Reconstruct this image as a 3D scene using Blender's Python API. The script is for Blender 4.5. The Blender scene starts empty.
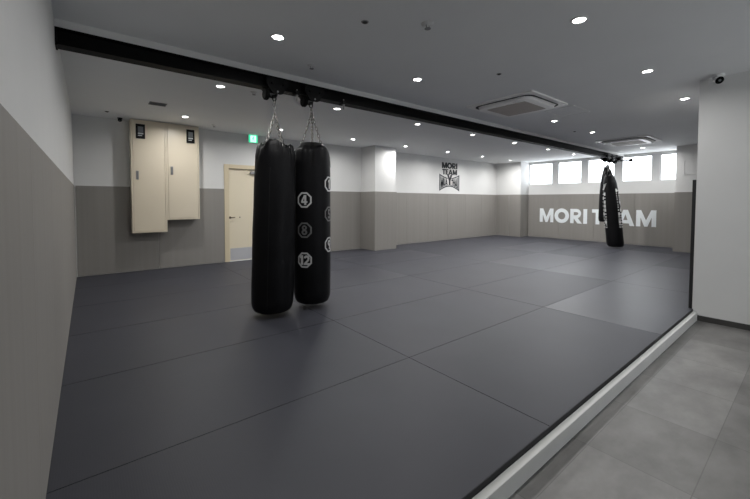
import bpy, bmesh, math, random
from mathutils import Vector, Matrix, noise
random.seed(7)
C = bpy.context.scene.collection
sc = bpy.context.scene
PI = math.pi

# ---------------------------------------------------------------- dimensions
D, L, H, K, L1, FZ, PAD = 7.51, 12.646, 2.663, .787, 5.712, -.125, 1.505
BY = 3.667                                   # centre line of the steel beam

# ---------------------------------------------------------------- materials
def mat(name, col, rough=.5, metal=0, spec=.5, emit=None, estr=0):
    m = bpy.data.materials.new(name); m.use_nodes = True
    b = m.node_tree.nodes['Principled BSDF']
    b.inputs['Base Color'].default_value = (*col, 1)
    b.inputs['Roughness'].default_value = rough
    b.inputs['Metallic'].default_value = metal
    b.inputs['Specular IOR Level'].default_value = spec
    if emit:
        b.inputs['Emission Color'].default_value = (*emit, 1)
        b.inputs['Emission Strength'].default_value = estr
    return m

def nd(m, t, **kw):
    n = m.node_tree.nodes.new(t)
    for k, v in kw.items():
        if hasattr(n, k): setattr(n, k, v)
        else: n.inputs[k].default_value = v
    return n

def lk(m, a, b): m.node_tree.links.new(a, b)

def noisy(m, c1, c2, scale=(1, 1, 1), nscale=5, detail=4, bump=0, bscale=60, bdist=.002, rough=None):
    """mottle the base colour between c1 and c2, with an optional fine bump"""
    b = m.node_tree.nodes['Principled BSDF']
    tc = nd(m, 'ShaderNodeTexCoord'); mp = nd(m, 'ShaderNodeMapping')
    mp.inputs['Scale'].default_value = scale
    lk(m, tc.outputs['Object'], mp.inputs['Vector'])
    n = nd(m, 'ShaderNodeTexNoise'); n.inputs['Scale'].default_value = nscale; n.inputs['Detail'].default_value = detail
    lk(m, mp.outputs['Vector'], n.inputs['Vector'])
    r = nd(m, 'ShaderNodeValToRGB')
    r.color_ramp.elements[0].position = .3; r.color_ramp.elements[1].position = .7
    r.color_ramp.elements[0].color = (*c1, 1); r.color_ramp.elements[1].color = (*c2, 1)
    lk(m, n.outputs['Fac'], r.inputs['Fac']); lk(m, r.outputs['Color'], b.inputs['Base Color'])
    if rough:
        mr = nd(m, 'ShaderNodeMapRange'); mr.inputs['To Min'].default_value = rough[0]; mr.inputs['To Max'].default_value = rough[1]
        mr.inputs['From Min'].default_value = .3; mr.inputs['From Max'].default_value = .7
        lk(m, n.outputs['Fac'], mr.inputs['Value']); lk(m, mr.outputs['Result'], b.inputs['Roughness'])
    if bump:
        n2 = nd(m, 'ShaderNodeTexNoise'); n2.inputs['Scale'].default_value = bscale; n2.inputs['Detail'].default_value = 3
        lk(m, mp.outputs['Vector'], n2.inputs['Vector'])
        bp = nd(m, 'ShaderNodeBump'); bp.inputs['Strength'].default_value = bump; bp.inputs['Distance'].default_value = bdist
        lk(m, n2.outputs['Fac'], bp.inputs['Height']); lk(m, bp.outputs['Normal'], b.inputs['Normal'])
    return m

M = {}
M['wall'] = noisy(mat('wall_paint', (.70, .70, .69), .7), (.69, .69, .68), (.71, .71, .70), nscale=3, bump=.15, bscale=220)
M['ceil'] = noisy(mat('ceiling_paint', (.83, .84, .84), .85), (.82, .83, .83), (.84, .85, .85), nscale=2, bump=.1, bscale=150)
M['kerb'] = noisy(mat('kerb_paint', (.74, .74, .715), .45), (.72, .72, .695), (.76, .76, .735), nscale=6)
M['base'] = mat('baseboard_vinyl', (.055, .053, .05), .5)
M['cream'] = noisy(mat('cream_enamel', (.72, .64, .50), .32), (.71, .63, .49), (.73, .65, .51), nscale=2)
M['door'] = noisy(mat('cream_door_paint', (.76, .68, .52), .45), (.75, .67, .51), (.77, .69, .53), nscale=2)
M['doorframe'] = mat('door_frame_paint', (.66, .57, .40), .4)
M['kick'] = mat('kick_plate_steel', (.56, .56, .58), .4, .3)
M['steel'] = mat('grey_steel', (.35, .35, .35), .35, .9)
M['chrome'] = mat('chain_steel', (.22, .21, .20), .4, 1)
M['black'] = noisy(mat('black_steel', (.004, .004, .004), .5, spec=.2), (.003, .003, .003), (.005, .005, .005), nscale=20)
M['beam'] = noisy(mat('beam_paint', (.003, .003, .003), .55, spec=.12), (.0025, .0025, .0025), (.004, .004, .004), scale=(.5, 3, 3), nscale=8)
M['rubber'] = mat('black_rubber', (.004, .004, .004), .9, spec=.1)
M['white_pl'] = mat('white_plastic', (.72, .72, .71), .45)
M['acwhite'] = mat('air_conditioner_plastic', (.93, .92, .90), .35)
M['slot'] = mat('dark_slot', (.03, .03, .03), .7)
M['grey_pl'] = mat('grey_plastic', (.25, .25, .25), .5)
M['lens'] = mat('downlight_lens', (.9, .9, .9), .4, emit=(1, .98, .95), estr=14)
M['alu'] = mat('window_aluminium', (.66, .66, .66), .4)
M['vinyl_w'] = mat('white_vinyl_lettering', (.84, .88, .90), .5)
M['vinyl_k'] = mat('dark_vinyl_lettering', (.035, .04, .045), .5)
M['vinyl_g'] = mat('grey_vinyl_lettering', (.045, .05, .06), .5)
M['badge'] = mat('badge_print', (.5, .5, .5), .5)
M['badge_faded'] = mat('badge_print_faded', (.13, .13, .13), .5)
M['print_w'] = mat('bag_white_print', (.6, .6, .6), .5)
M['lcd'] = mat('meter_display', (.16, .17, .18), .2)
M['labelw'] = mat('meter_label', (.45, .47, .47), .5)
M['exit_g'] = mat('exit_sign_green', (.02, .5, .25), .4, emit=(.04, .75, .38), estr=1.0)
M['exit_w'] = mat('exit_sign_white', (.8, 1, .9), .4, emit=(.65, 1, .85), estr=1.3)
M['brass'] = mat('worn_bronze', (.12, .085, .05), .4, .8)

# leather of the punching bags
def leather(name, c1, c2):
    m = mat(name, c1, .46, spec=.13)
    noisy(m, c1, c2, nscale=4, bump=.35, bscale=55, bdist=.004, rough=(.4, .56))
    return m
M['leather'] = leather('black_bag_leather', (.0035, .0035, .0042), (.006, .006, .007))
M['strap'] = mat('black_webbing', (.005, .005, .005), .75, spec=.3)

# air intake grille
g = mat('intake_grille', (.5, .45, .41), .6)
b = g.node_tree.nodes['Principled BSDF']
tc = nd(g, 'ShaderNodeTexCoord'); w = nd(g, 'ShaderNodeTexWave'); w.inputs['Scale'].default_value = 14
lk(g, tc.outputs['Object'], w.inputs['Vector'])
r = nd(g, 'ShaderNodeValToRGB'); r.color_ramp.elements[0].color = (.42, .37, .335, 1); r.color_ramp.elements[1].color = (.56, .51, .47, 1)
lk(g, w.outputs['Color'], r.inputs['Fac']); lk(g, r.outputs['Color'], b.inputs['Base Color'])
M['grille'] = g

# wall padding: taupe tatami cloth, fine upright ribs and slow uneven bands
def padmat(name, axis):
    m = mat(name, (.25, .235, .21), .62)
    b = m.node_tree.nodes['Principled BSDF']
    tc = nd(m, 'ShaderNodeTexCoord'); mp = nd(m, 'ShaderNodeMapping')
    s = [14, 14, .12]; mp.inputs['Scale'].default_value = s
    lk(m, tc.outputs['Object'], mp.inputs['Vector'])
    n = nd(m, 'ShaderNodeTexNoise'); n.inputs['Scale'].default_value = 1.0; n.inputs['Detail'].default_value = 3
    lk(m, mp.outputs['Vector'], n.inputs['Vector'])
    r = nd(m, 'ShaderNodeValToRGB'); r.color_ramp.elements[0].position = .3; r.color_ramp.elements[1].position = .72
    r.color_ramp.elements[0].color = (.250, .237, .219, 1); r.color_ramp.elements[1].color = (.268, .255, .237, 1)
    lk(m, n.outputs['Fac'], r.inputs['Fac']); lk(m, r.outputs['Color'], b.inputs['Base Color'])
    w = nd(m, 'ShaderNodeTexWave'); w.bands_direction = axis; w.inputs['Scale'].default_value = 22; w.inputs['Distortion'].default_value = .3
    lk(m, tc.outputs['Object'], w.inputs['Vector'])
    bp = nd(m, 'ShaderNodeBump'); bp.inputs['Strength'].default_value = .12; bp.inputs['Distance'].default_value = .002
    lk(m, w.outputs['Fac'], bp.inputs['Height']); lk(m, bp.outputs['Normal'], b.inputs['Normal'])
    return m
M['padx'] = padmat('wall_padding_cloth', 'X'); M['pady'] = padmat('wall_padding_cloth_side', 'Y')
M['padedge'] = mat('padding_edge_black', (.012, .012, .013), .6)

# floor mats: charcoal tatami weave; neighbouring mats lie with the weave turned, so their gloss differs
def matmat(name, c, rough, axis):
    m = mat(name, c, rough, spec=.3)
    b = m.node_tree.nodes['Principled BSDF']
    tc = nd(m, 'ShaderNodeTexCoord')
    n = nd(m, 'ShaderNodeTexNoise'); n.inputs['Scale'].default_value = 1.6; n.inputs['Detail'].default_value = 5
    lk(m, tc.outputs['Object'], n.inputs['Vector'])
    r = nd(m, 'ShaderNodeValToRGB'); r.color_ramp.elements[0].position = .3; r.color_ramp.elements[1].position = .7
    r.color_ramp.elements[0].color = (*[x * .93 for x in c], 1); r.color_ramp.elements[1].color = (*[x * 1.07 for x in c], 1)
    lk(m, n.outputs['Fac'], r.inputs['Fac']); lk(m, r.outputs['Color'], b.inputs['Base Color'])
    w = nd(m, 'ShaderNodeTexWave'); w.bands_direction = axis; w.inputs['Scale'].default_value = 30; w.inputs['Distortion'].default_value = .5
    lk(m, tc.outputs['Object'], w.inputs['Vector'])
    n2 = nd(m, 'ShaderNodeTexNoise'); n2.inputs['Scale'].default_value = 160
    lk(m, tc.outputs['Object'], n2.inputs['Vector'])
    ad = nd(m, 'ShaderNodeMath', operation='ADD'); lk(m, w.outputs['Fac'], ad.inputs[0]); lk(m, n2.outputs['Fac'], ad.inputs[1])
    bp = nd(m, 'ShaderNodeBump'); bp.inputs['Strength'].default_value = .12; bp.inputs['Distance'].default_value = .001
    lk(m, ad.outputs[0], bp.inputs['Height']); lk(m, bp.outputs['Normal'], b.inputs['Normal'])
    return m
M['mat_a'] = matmat('charcoal_mat', (.045, .0465, .058), .48, 'X')
M['mat_b'] = matmat('charcoal_mat_turned', (.047, .0485, .060), .40, 'Y')
M['mat_b'].node_tree.nodes['Principled BSDF'].inputs['Specular IOR Level'].default_value = .34
M['mat_edge'] = mat('mat_edge', (.012, .012, .014), .7)

# stone-look vinyl tiles outside the kerb
t = mat('grey_stone_tiles', (.3, .3, .3), .38)
b = t.node_tree.nodes['Principled BSDF']
tc = nd(t, 'ShaderNodeTexCoord'); mp = nd(t, 'ShaderNodeMapping')
mp.inputs['Location'].default_value = (-3.0 + 20 * .635, -.665 + 20 * .4525, 0)
lk(t, tc.outputs['Object'], mp.inputs['Vector'])
br = nd(t, 'ShaderNodeTexBrick', offset=0.0, squash=1.0)
for k, v in {'Scale': 1, 'Brick Width': .635, 'Row Height': .4525, 'Mortar Size': .0025, 'Mortar Smooth': .2, 'Bias': 0}.items(): br.inputs[k].default_value = v
br.inputs['Color1'].default_value = (.165, .160, .153, 1); br.inputs['Color2'].default_value = (.245, .238, .229, 1); br.inputs['Mortar'].default_value = (.135, .131, .126, 1)
lk(t, mp.outputs['Vector'], br.inputs['Vector'])
mp2 = nd(t, 'ShaderNodeMapping'); mp2.inputs['Scale'].default_value = (1.2, 1.9, 1)
lk(t, tc.outputs['Object'], mp2.inputs['Vector'])
n = nd(t, 'ShaderNodeTexNoise'); n.inputs['Scale'].default_value = 1.6; n.inputs['Detail'].default_value = 7; n.inputs['Roughness'].default_value = .62
lk(t, mp2.outputs['Vector'], n.inputs['Vector'])
r = nd(t, 'ShaderNodeValToRGB'); r.color_ramp.elements[0].position = .3; r.color_ramp.elements[1].position = .7
r.color_ramp.elements[0].color = (.60, .60, .60, 1); r.color_ramp.elements[1].color = (1.25, 1.25, 1.25, 1)
lk(t, n.outputs['Fac'], r.inputs['Fac'])
mx = nd(t, 'ShaderNodeMix', data_type='RGBA', blend_type='MULTIPLY'); mx.inputs['Factor'].default_value = 1
lk(t, br.outputs['Color'], mx.inputs[6]); lk(t, r.outputs['Color'], mx.inputs[7]); lk(t, mx.outputs[2], b.inputs['Base Color'])
M['tile'] = t

# clear window glass
g = bpy.data.materials.new('window_glass'); g.use_nodes = True
nt = g.node_tree; nt.nodes.remove(nt.nodes['Principled BSDF'])
o_ = nt.nodes['Material Output']; tr = nd(g, 'ShaderNodeBsdfTransparent'); gl = nd(g, 'ShaderNodeBsdfGlossy'); gl.inputs['Roughness'].default_value = .02
ms = nd(g, 'ShaderNodeMixShader'); ms.inputs['Fac'].default_value = .06
lk(g, tr.outputs[0], ms.inputs[1]); lk(g, gl.outputs[0], ms.inputs[2]); lk(g, ms.outputs[0], o_.inputs['Surface'])
M['glass'] = g

# ---------------------------------------------------------------- mesh helpers
def bx(bm, x0, x1, y0, y1, z0, z1, bev=0):
    vs = [bm.verts.new((x, y, z)) for x in (x0, x1) for y in (y0, y1) for z in (z0, z1)]
    f = [(0, 1, 3, 2), (4, 6, 7, 5), (0, 4, 5, 1), (2, 3, 7, 6), (0, 2, 6, 4), (1, 5, 7, 3)]
    fs = [bm.faces.new([vs[i] for i in q]) for q in f]
    if bev:
        es = list({e for q in fs for e in q.edges})
        bmesh.ops.bevel(bm, geom=es, offset=bev, segments=2, affect='EDGES', profile=.6)
    return fs

def prism(bm, pts, y0, y1, plane='XZ'):
    """extrude a 2D outline: XZ -> along y, YZ -> along x, XY -> along z"""
    def P(a, b, c):
        return (a, c, b) if plane == 'XZ' else (c, a, b) if plane == 'YZ' else (a, b, c)
    A = [bm.verts.new(P(a, b, y0)) for a, b in pts]; B = [bm.verts.new(P(a, b, y1)) for a, b in pts]
    bm.faces.new(A); bm.faces.new(list(reversed(B)))
    n = len(pts)
    for i in range(n): bm.faces.new((A[i], B[i], B[(i + 1) % n], A[(i + 1) % n]))

def lathe(bm, prof, segs=24, c=(0, 0, 0), axis='Z'):
    def P(r, h, a):
        x, y = r * math.cos(a), r * math.sin(a)
        v = (x, y, h) if axis == 'Z' else (x, h, y) if axis == 'Y' else (h, x, y)
        return (c[0] + v[0], c[1] + v[1], c[2] + v[2])
    rings = []
    for r, h in prof:
        if r < 1e-6: rings.append([bm.verts.new(P(0, h, 0))])
        else: rings.append([bm.verts.new(P(r, h, 2 * PI * k / segs)) for k in range(segs)])
    for a, b_ in zip(rings, rings[1:]):
        for k in range(segs):
            k2 = (k + 1) % segs
            if len(a) == 1 and len(b_) == 1: continue
            if len(a) == 1: bm.faces.new((a[0], b_[k], b_[k2]))
            elif len(b_) == 1: bm.faces.new((a[k], b_[0], a[k2]))
            else: bm.faces.new((a[k], b_[k], b_[k2], a[k2]))

def tube(bm, pts, rad, segs=8, closed=False, caps=True):
    pts = [Vector(p) for p in pts]; n = len(pts); rings = []; prev = None
    for i, p in enumerate(pts):
        d = (pts[(i + 1) % n] - pts[i - 1]) if closed else (pts[min(i + 1, n - 1)] - pts[max(i - 1, 0)])
        d.normalize()
        u = prev - d * prev.dot(d) if prev is not None else d.orthogonal()
        if u.length < 1e-6: u = d.orthogonal()
        u.normalize(); prev = u; v = d.cross(u)
        rings.append([bm.verts.new(p + (u * math.cos(2 * PI * k / segs) + v * math.sin(2 * PI * k / segs)) * rad) for k in range(segs)])
    m = n if closed else n - 1
    for i in range(m):
        a, b_ = rings[i], rings[(i + 1) % n]
        for k in range(segs): bm.faces.new((a[k], a[(k + 1) % segs], b_[(k + 1) % segs], b_[k]))
    if caps and not closed:
        bm.faces.new(list(reversed(rings[0]))); bm.faces.new(rings[-1])

def chain_bm(p0, p1, wid=.0115, wire=.0042, pitch=.040):
    """welded oval links, each turned a quarter against the last"""
    bm = bmesh.new(); p0, p1 = Vector(p0), Vector(p1); d = p1 - p0; n = max(2, int(d.length / pitch)); d.normalize()
    u = d.orthogonal().normalized(); v = d.cross(u); step = (p1 - p0).length / n
    for i in range(n):
        c = p0 + d * step * (i + .5); s = u if i % 2 else v; hl = step * .5 + wire
        pts = []
        for k in range(12):
            a = 2 * PI * k / 12
            pts.append(c + d * (hl * math.copysign(abs(math.sin(a)) ** .7, math.sin(a))) + s * (wid * math.copysign(abs(math.cos(a)) ** .7, math.cos(a))))
        tube(bm, pts, wire, 6, closed=True)
    return bm

def obj(name, bm, m, parent=None, smooth=False, loc=None):
    bmesh.ops.recalc_face_normals(bm, faces=bm.faces[:])
    me = bpy.data.meshes.new(name); bm.to_mesh(me); bm.free()
    o = bpy.data.objects.new(name, me); C.objects.link(o)
    for q in (m if isinstance(m, (list, tuple)) else [m]): me.materials.append(q)
    if smooth:
        for p in me.polygons: p.use_smooth = True
        try: me.set_sharp_from_angle(angle=math.radians(40))
        except Exception: pass
    if parent: o.parent = parent
    if loc: o.location = loc
    return o

def thing(name, label, cat, loc=(0, 0, 0), rot=(0, 0, 0), group=None):
    o = bpy.data.objects.new(name, None); C.objects.link(o); o.empty_display_size = .1
    o.location = loc; o.rotation_euler = rot; o['label'] = label; o['category'] = cat
    if group: o['group'] = group
    return o

def tag(o, label, cat, group=None):
    o['label'] = label; o['category'] = cat
    if group: o['group'] = group
    return o

def struct(name, bm, m, parent=None):
    o = obj(name, bm, m, parent)
    if parent is None: o['kind'] = 'structure'
    return o

def box(*a, **k):
    bm = bmesh.new(); bx(bm, *a, **k); return bm

def boxes(*bs, bev=0):
    bm = bmesh.new()
    for q in bs: bx(bm, *q, bev=bev)
    return bm

def copy_tree(o, parent=None):
    c = o.copy(); C.objects.link(c)
    if parent: c.parent = parent
    for ch in list(o.children): copy_tree(ch, c)
    return c

# ---------------------------------------------------------------- glyphs (height 1)
def arc(cx, cy, rx, ry, w, a0, a1, n=20, wy=None):
    wy = wy or w; out = []
    for k in range(n):
        a, b_ = math.radians(a0 + (a1 - a0) * k / n), math.radians(a0 + (a1 - a0) * (k + 1) / n)
        out.append([(cx + rx * math.cos(a), cy + ry * math.sin(a)), (cx + rx * math.cos(b_), cy + ry * math.sin(b_)),
                    (cx + (rx - w) * math.cos(b_), cy + (ry - wy) * math.sin(b_)), (cx + (rx - w) * math.cos(a), cy + (ry - wy) * math.sin(a))])
    return out
R4 = lambda x0, x1, y0, y1: [(x0, y0), (x1, y0), (x1, y1), (x0, y1)]
G = {
 'M': (1.12, [[(0, 0), (.25, 0), (.25, .56), (.47, 0), (.65, 0), (.87, .56), (.87, 0), (1.12, 0), (1.12, 1), (.84, 1), (.56, .38), (.28, 1), (0, 1)]]),
 'O': (1.12, arc(.56, .5, .56, .52, .28, 0, 360, 28, wy=.26)),
 'R': (.86, [R4(0, .26, 0, 1), R4(.26, .46, .78, 1), R4(.26, .46, .36, .56), [(.26, .36), (.55, .38), (.86, 0), (.54, 0), (.26, .34)]] + arc(.46, .68, .33, .32, .2, -90, 90, 14, wy=.22)),
 'I': (.27, [R4(0, .27, 0, 1)]),
 'T': (.76, [[(.25, 0), (.51, 0), (.51, .77), (.76, .77), (.76, 1), (0, 1), (0, .77), (.25, .77)]]),
 'E': (.66, [[(0, 0), (.66, 0), (.66, .22), (.26, .22), (.26, .39), (.62, .39), (.62, .61), (.26, .61), (.26, .78), (.66, .78), (.66, 1), (0, 1)]]),
 'A': (1.08, [[(0, 0), (.28, 0), (.54, .72), (.54, 1), (.40, 1)], [(1.08, 0), (.80, 0), (.54, .72), (.54, 1), (.68, 1)], [(.32, .15), (.76, .15), (.68, .36), (.40, .36)]]),
 'U': (.84, [R4(0, .26, .36, 1), R4(.58, .84, .36, 1)] + arc(.42, .38, .42, .38, .26, 180, 360, 14, wy=.24)),
 'H': (.86, [R4(0, .26, 0, 1), R4(.60, .86, 0, 1), R4(.26, .60, .39, .62)]),
 'Y': (.94, [[(.34, 0), (.60, 0), (.60, .42), (.94, 1), (.65, 1), (.47, .64), (.29, 1), (0, 1), (.34, .42)]]),
 '1': (.42, [[(.14, 0), (.42, 0), (.42, 1), (.2, 1), (0, .84), (0, .66), (.14, .72)]]),
 '2': (.66, [[(0, 0), (.66, 0), (.66, .2), (.36, .2), (.63, .5), (.46, .62), (0, .14)]] + arc(.33, .68, .32, .32, .22, -25, 175, 14)),
 '4': (.72, [R4(.38, .6, 0, 1), R4(0, .72, .2, .38), [(0, .38), (.2, .38), (.42, .82), (.42, 1), (.34, 1)]]),
 '5': (.64, [R4(.06, .6, .8, 1), R4(.06, .26, .46, .82)] + arc(.32, .32, .32, .32, .2, -160, 130, 18)),
 '8': (.66, arc(.33, .74, .29, .26, .18, 0, 360, 18, wy=.16) + arc(.33, .28, .33, .28, .2, 0, 360, 18, wy=.17)),
 '9': (.66, arc(.33, .68, .33, .32, .21, 0, 360, 18, wy=.2) + [[(.46, .68), (.66, .68), (.50, 0), (.24, 0)]]),
}
def word_polys(s, gap=.09):
    x = 0; out = []
    for ch in s:
        w, ps = G[ch]; out.append((ch, [[(px + x, py) for px, py in p] for p in ps])); x += w + gap
    return out, x - gap

def flat_polys(bm, polys, fn, thick, nrm):
    """polys through fn(u,v) -> 3D point, given a small thickness along nrm"""
    nrm = Vector(nrm)
    for p in polys:
        q = [Vector(fn(u, v)) for u, v in p]
        A = [bm.verts.new(a) for a in q]; B = [bm.verts.new(a + nrm * thick) for a in q]
        bm.faces.new(A); bm.faces.new(list(reversed(B))); n_ = len(q)
        for i in range(n_): bm.faces.new((A[i], B[i], B[(i + 1) % n_], A[(i + 1) % n_]))

# ================================================================= THE ROOM
RX0, RY0, RY1, RX1 = -.008, -2.8, D + .012, L + .02
struct('floor', box(RX0, L1, RY0, K - .042, FZ - .1, FZ), M['tile'])
struct('floor_platform', box(RX0, RX1, K - .03, RY1, FZ - .1, -.035), M['base'])
struct('ceiling', box(RX0 - .2, RX1 + .3, RY0 - .2, RY1 + .2, H, H + .15), M['ceil'])
struct('wall_left', box(RX0 - .2, RX0, RY0 - .2, RY1 + .2, FZ - .1, H), M['wall'])
DX0, DX1, DZ = 2.385, 3.36, 1.975                # door opening
struct('wall_back', boxes((RX0, DX0, RY1, RY1 + .2, FZ - .1, H), (DX1, RX1 + .3, RY1, RY1 + .2, FZ - .1, H), (DX0, DX1, RY1, RY1 + .2, DZ, H), (DX0, DX1, RY1 + .14, RY1 + .2, FZ - .1, DZ)), M['wall'])
struct('wall_rear', boxes((RX0, 2.9, RY0 - .2, RY0, FZ - .1, H), (5.3, L1, RY0 - .2, RY0, FZ - .1, H), (2.9, 5.3, RY0 - .2, RY0, FZ - .1, .95), (2.9, 5.3, RY0 - .2, RY0, 1.85, H)), M['wall'])
wn = struct('window_6', boxes((2.9, 5.3, RY0 - .12, RY0 - .06, .95, .99), (2.9, 5.3, RY0 - .12, RY0 - .06, 1.81, 1.85), (2.9, 2.94, RY0 - .12, RY0 - .06, .99, 1.81), (5.26, 5.3, RY0 - .12, RY0 - .06, .99, 1.81), (4.07, 4.13, RY0 - .12, RY0 - .06, .99, 1.81)), M['white_pl'])  # unseen window behind the camera, added to brighten front ceiling and kerb
for a in (2.94, 4.13):
    obj('pane', box(a, a + 1.13, RY0 - .095, RY0 - .089, .99, 1.81), M['glass'], wn)
ld = bpy.data.lights.new('sky_portal', 'AREA'); ld.shape = 'RECTANGLE'; ld.size = 2.4; ld.size_y = .9; ld.cycles.is_portal = True
lo = bpy.data.objects.new('sky_portal', ld); C.objects.link(lo); lo.parent = wn; lo.location = (4.1, RY0 - .22, 1.40); lo.rotation_euler = (PI / 2, 0, 0)
struct('wall_near_right', box(L1, RX1 + .3, RY0 - .2, .794, FZ - .1, H), M['wall'])
WZ0, WZ1, WY0, WY1 = 1.85, 2.61, 2.0, 6.60     # ribbon of windows in the far wall
struct('wall_right', boxes((RX1, RX1 + .3, .803, RY1, FZ - .1, WZ0), (RX1, RX1 + .3, .803, RY1, WZ1, H), (RX1, RX1 + .3, .803, WY0, WZ0, WZ1), (RX1, RX1 + .3, WY1, RY1, WZ0, WZ1)), M['wall'])
struct('pillar_back', box(5.83, 6.53, 6.94, RY1 + .001, .001, H), M['wall'])
struct('pillar_left', box(12.115, RX1 + .001, 6.555, RY1 + .001, .001, H), M['wall'])
struct('pillar_right', box(11.756, RX1 + .001, .804, 2.203, .001, H), M['wall'])
struct('baseboard_right', box(L1 - .008, L1, RY0, K - .042, FZ, FZ + .062), M['base'])
struct('baseboard_left', box(RX0, RX0 + .008, RY0, K - .042, FZ, FZ + .062), M['base'])
struct('trim_1', box(RX0, RX1, BY - .065, BY + .07, 2.604, H), M['wall'])     # white soffit strip over the beam

# windows
MU = [(5.635, 0.165), (4.70, .165), (3.76, .165), (2.83, .165)]
struct('trim_2', boxes(*[(RX1 + .03, RX1 + .12, y - w / 2, y + w / 2, WZ0, WZ1) for y, w in MU]), M['alu'])
ed = [WY1] + [y for y, _ in MU] + [WY0]
for i in range(5):
    a = ed[i] - (.083 if i else 0); b_ = ed[i + 1] + (.083 if i < 4 else 0)
    f = .028
    left_extra = .055 if i == 0 else f
    bm = boxes((RX1 + .05, RX1 + .11, b_, a, WZ1 - .035, WZ1), (RX1 + .05, RX1 + .11, b_, a, WZ0, WZ0 + .03), (RX1 + .05, RX1 + .11, a - left_extra, a, WZ0 + .03, WZ1 - .035), (RX1 + .05, RX1 + .11, b_, b_ + f, WZ0 + .03, WZ1 - .035))
    wn = struct('window_%d' % (i + 1), bm, M['alu'])
    obj('pane', box(RX1 + .075, RX1 + .081, b_ + f, a - left_extra, WZ0 + .03, WZ1 - .035), M['glass'], wn)
    ld = bpy.data.lights.new('sky_portal', 'AREA'); ld.shape = 'RECTANGLE'; ld.size = WZ1 - WZ0; ld.size_y = a - b_
    ld.cycles.is_portal = True
    lo = bpy.data.objects.new('sky_portal', ld); C.objects.link(lo); lo.parent = wn
    lo.location = (RX1 + .32, (a + b_) / 2, (WZ0 + WZ1) / 2); lo.rotation_euler = (0, PI / 2, 0)

# door
dr = struct('door_1', boxes((DX0 - .04, DX0 + .05, D - .005, RY1 + .1, 0.0, DZ + .035), (DX1 - .05, DX1 + .04, D - .005, RY1 + .1, 0.0, DZ + .035), (DX0 + .05, DX1 - .05, D - .005, RY1 + .1, DZ - .045, DZ + .035)), M['doorframe'])
obj('door_leaf', box(DX0 + .055, DX1 - .055, RY1 + .02, RY1 + .06, .008, DZ - .05, bev=.003), M['door'], dr)
obj('kick_plate', box(DX0 + .075, DX1 - .075, RY1 + .016, RY1 + .021, .02, .27), M['kick'], dr)
bm = bmesh.new(); lathe(bm, [(0, 0), (.024, 0), (.024, -.012), (.012, -.016), (.011, -.045), (0, -.045)], 16, (DX0 + .075, RY1 + .02, .915), 'Y')
bx(bm, DX0 + .065, DX0 + .165, RY1 - .035, RY1 - .018, .905, .925, bev=.004)
obj('door_handle', bm, M['brass'], dr, True)
bm = boxes((2.88, 3.10, RY1 - .03, RY1 + .02, 1.83, 1.885), bev=.006); tube(bm, [(2.92, RY1 - .015, 1.885), (2.86, RY1 - .08, 1.90), (2.95, RY1 - .02, 1.915)], .008)
obj('door_closer', bm, M['steel'], dr)
bm = bmesh.new(); lathe(bm, [(0, 0), (.013, 0), (.013, -.008), (0, -.008)], 12, (2.66, RY1 + .02, .915), 'Y'); obj('lock_plate', bm, M['brass'], dr)

# ---------------------------------------------------------------- wall padding
def pad(label, m, panels, edge=None):
    bm = bmesh.new()
    for p in panels: bx(bm, *p, bev=.003)
    o = tag(obj('wall_padding', bm, m, None), label, 'wall padding', 'padding along the lower walls'); return o
def split(a, b_, w=1.0, gap=.003):
    n_ = max(1, round((b_ - a) / w)); s = (b_ - a) / n_
    return [(a + i * s + (gap / 2 if i else 0), a + (i + 1) * s - (gap / 2 if i < n_ - 1 else 0)) for i in range(n_)]
Z0 = .002
pad('long taupe wall padding on the left wall nearest the camera', M['pady'], [(RX0 + .001, 0, a, b_, Z0, PAD) for a, b_ in split(K, D - .045)])
pad('taupe wall padding under the two cream cabinets, left of the door', M['padx'], [(a, b_, D, RY1 - .001, Z0, PAD) for a, b_ in split(.012, DX0 - .042)])
pad('taupe wall padding between the cream door and the projecting pillar', M['padx'], [(a, b_, D, RY1 - .001, Z0, PAD) for a, b_ in split(DX1 + .045, 5.808)])
bm = bmesh.new()
for p in [(5.81, 5.829, 6.92, RY1 - .002, Z0, PAD), (5.831, 6.531, 6.92, 6.939, Z0, PAD), (6.533, 6.553, 6.92, RY1 - .002, Z0, PAD)]: bx(bm, *p, bev=.003)
tag(obj('wall_padding', bm, M['padx']), 'taupe wall padding wrapped round the white pillar at the back wall', 'wall padding', 'padding along the lower walls')
pad('taupe wall padding below the dark emblem on the back wall', M['padx'], [(a, b_, D, RY1 - .001, Z0, PAD) for a, b_ in split(6.556, 12.097)])
bm = bmesh.new()
for p in [(12.10, 12.114, 6.54, 6.985, Z0, PAD), (12.10, 12.114, 6.995, D - .001, Z0, PAD), (12.116, L - .002, 6.54, 6.554, Z0, PAD)]: bx(bm, *p, bev=.003)
tag(obj('wall_padding', bm, M['pady']), 'taupe wall padding with an open seam in the far corner left of the windows', 'wall padding', 'padding along the lower walls')
pad('taupe wall padding with white block letters below the windows', M['pady'], [(L, RX1 - .001, a, b_, Z0, PAD) for a, b_ in split(2.22, 6.538)])
bm = bmesh.new()
for p in [(11.74, 11.755, .806, 2.216, Z0, PAD), (11.757, L - .002, 2.204, 2.216, Z0, PAD)]: bx(bm, *p, bev=.003)
tag(obj('wall_padding', bm, M['pady']), 'taupe wall padding on the right-hand pillar beside the last window', 'wall padding', 'padding along the lower walls')
nb = tag(obj('wall_padding', box(L1 + .002, 11.7, .796, .829, Z0, 1.52, bev=.003), M['padedge']), 'black edge of the padding behind the white wall corner at right', 'wall padding', 'padding along the lower walls')

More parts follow.
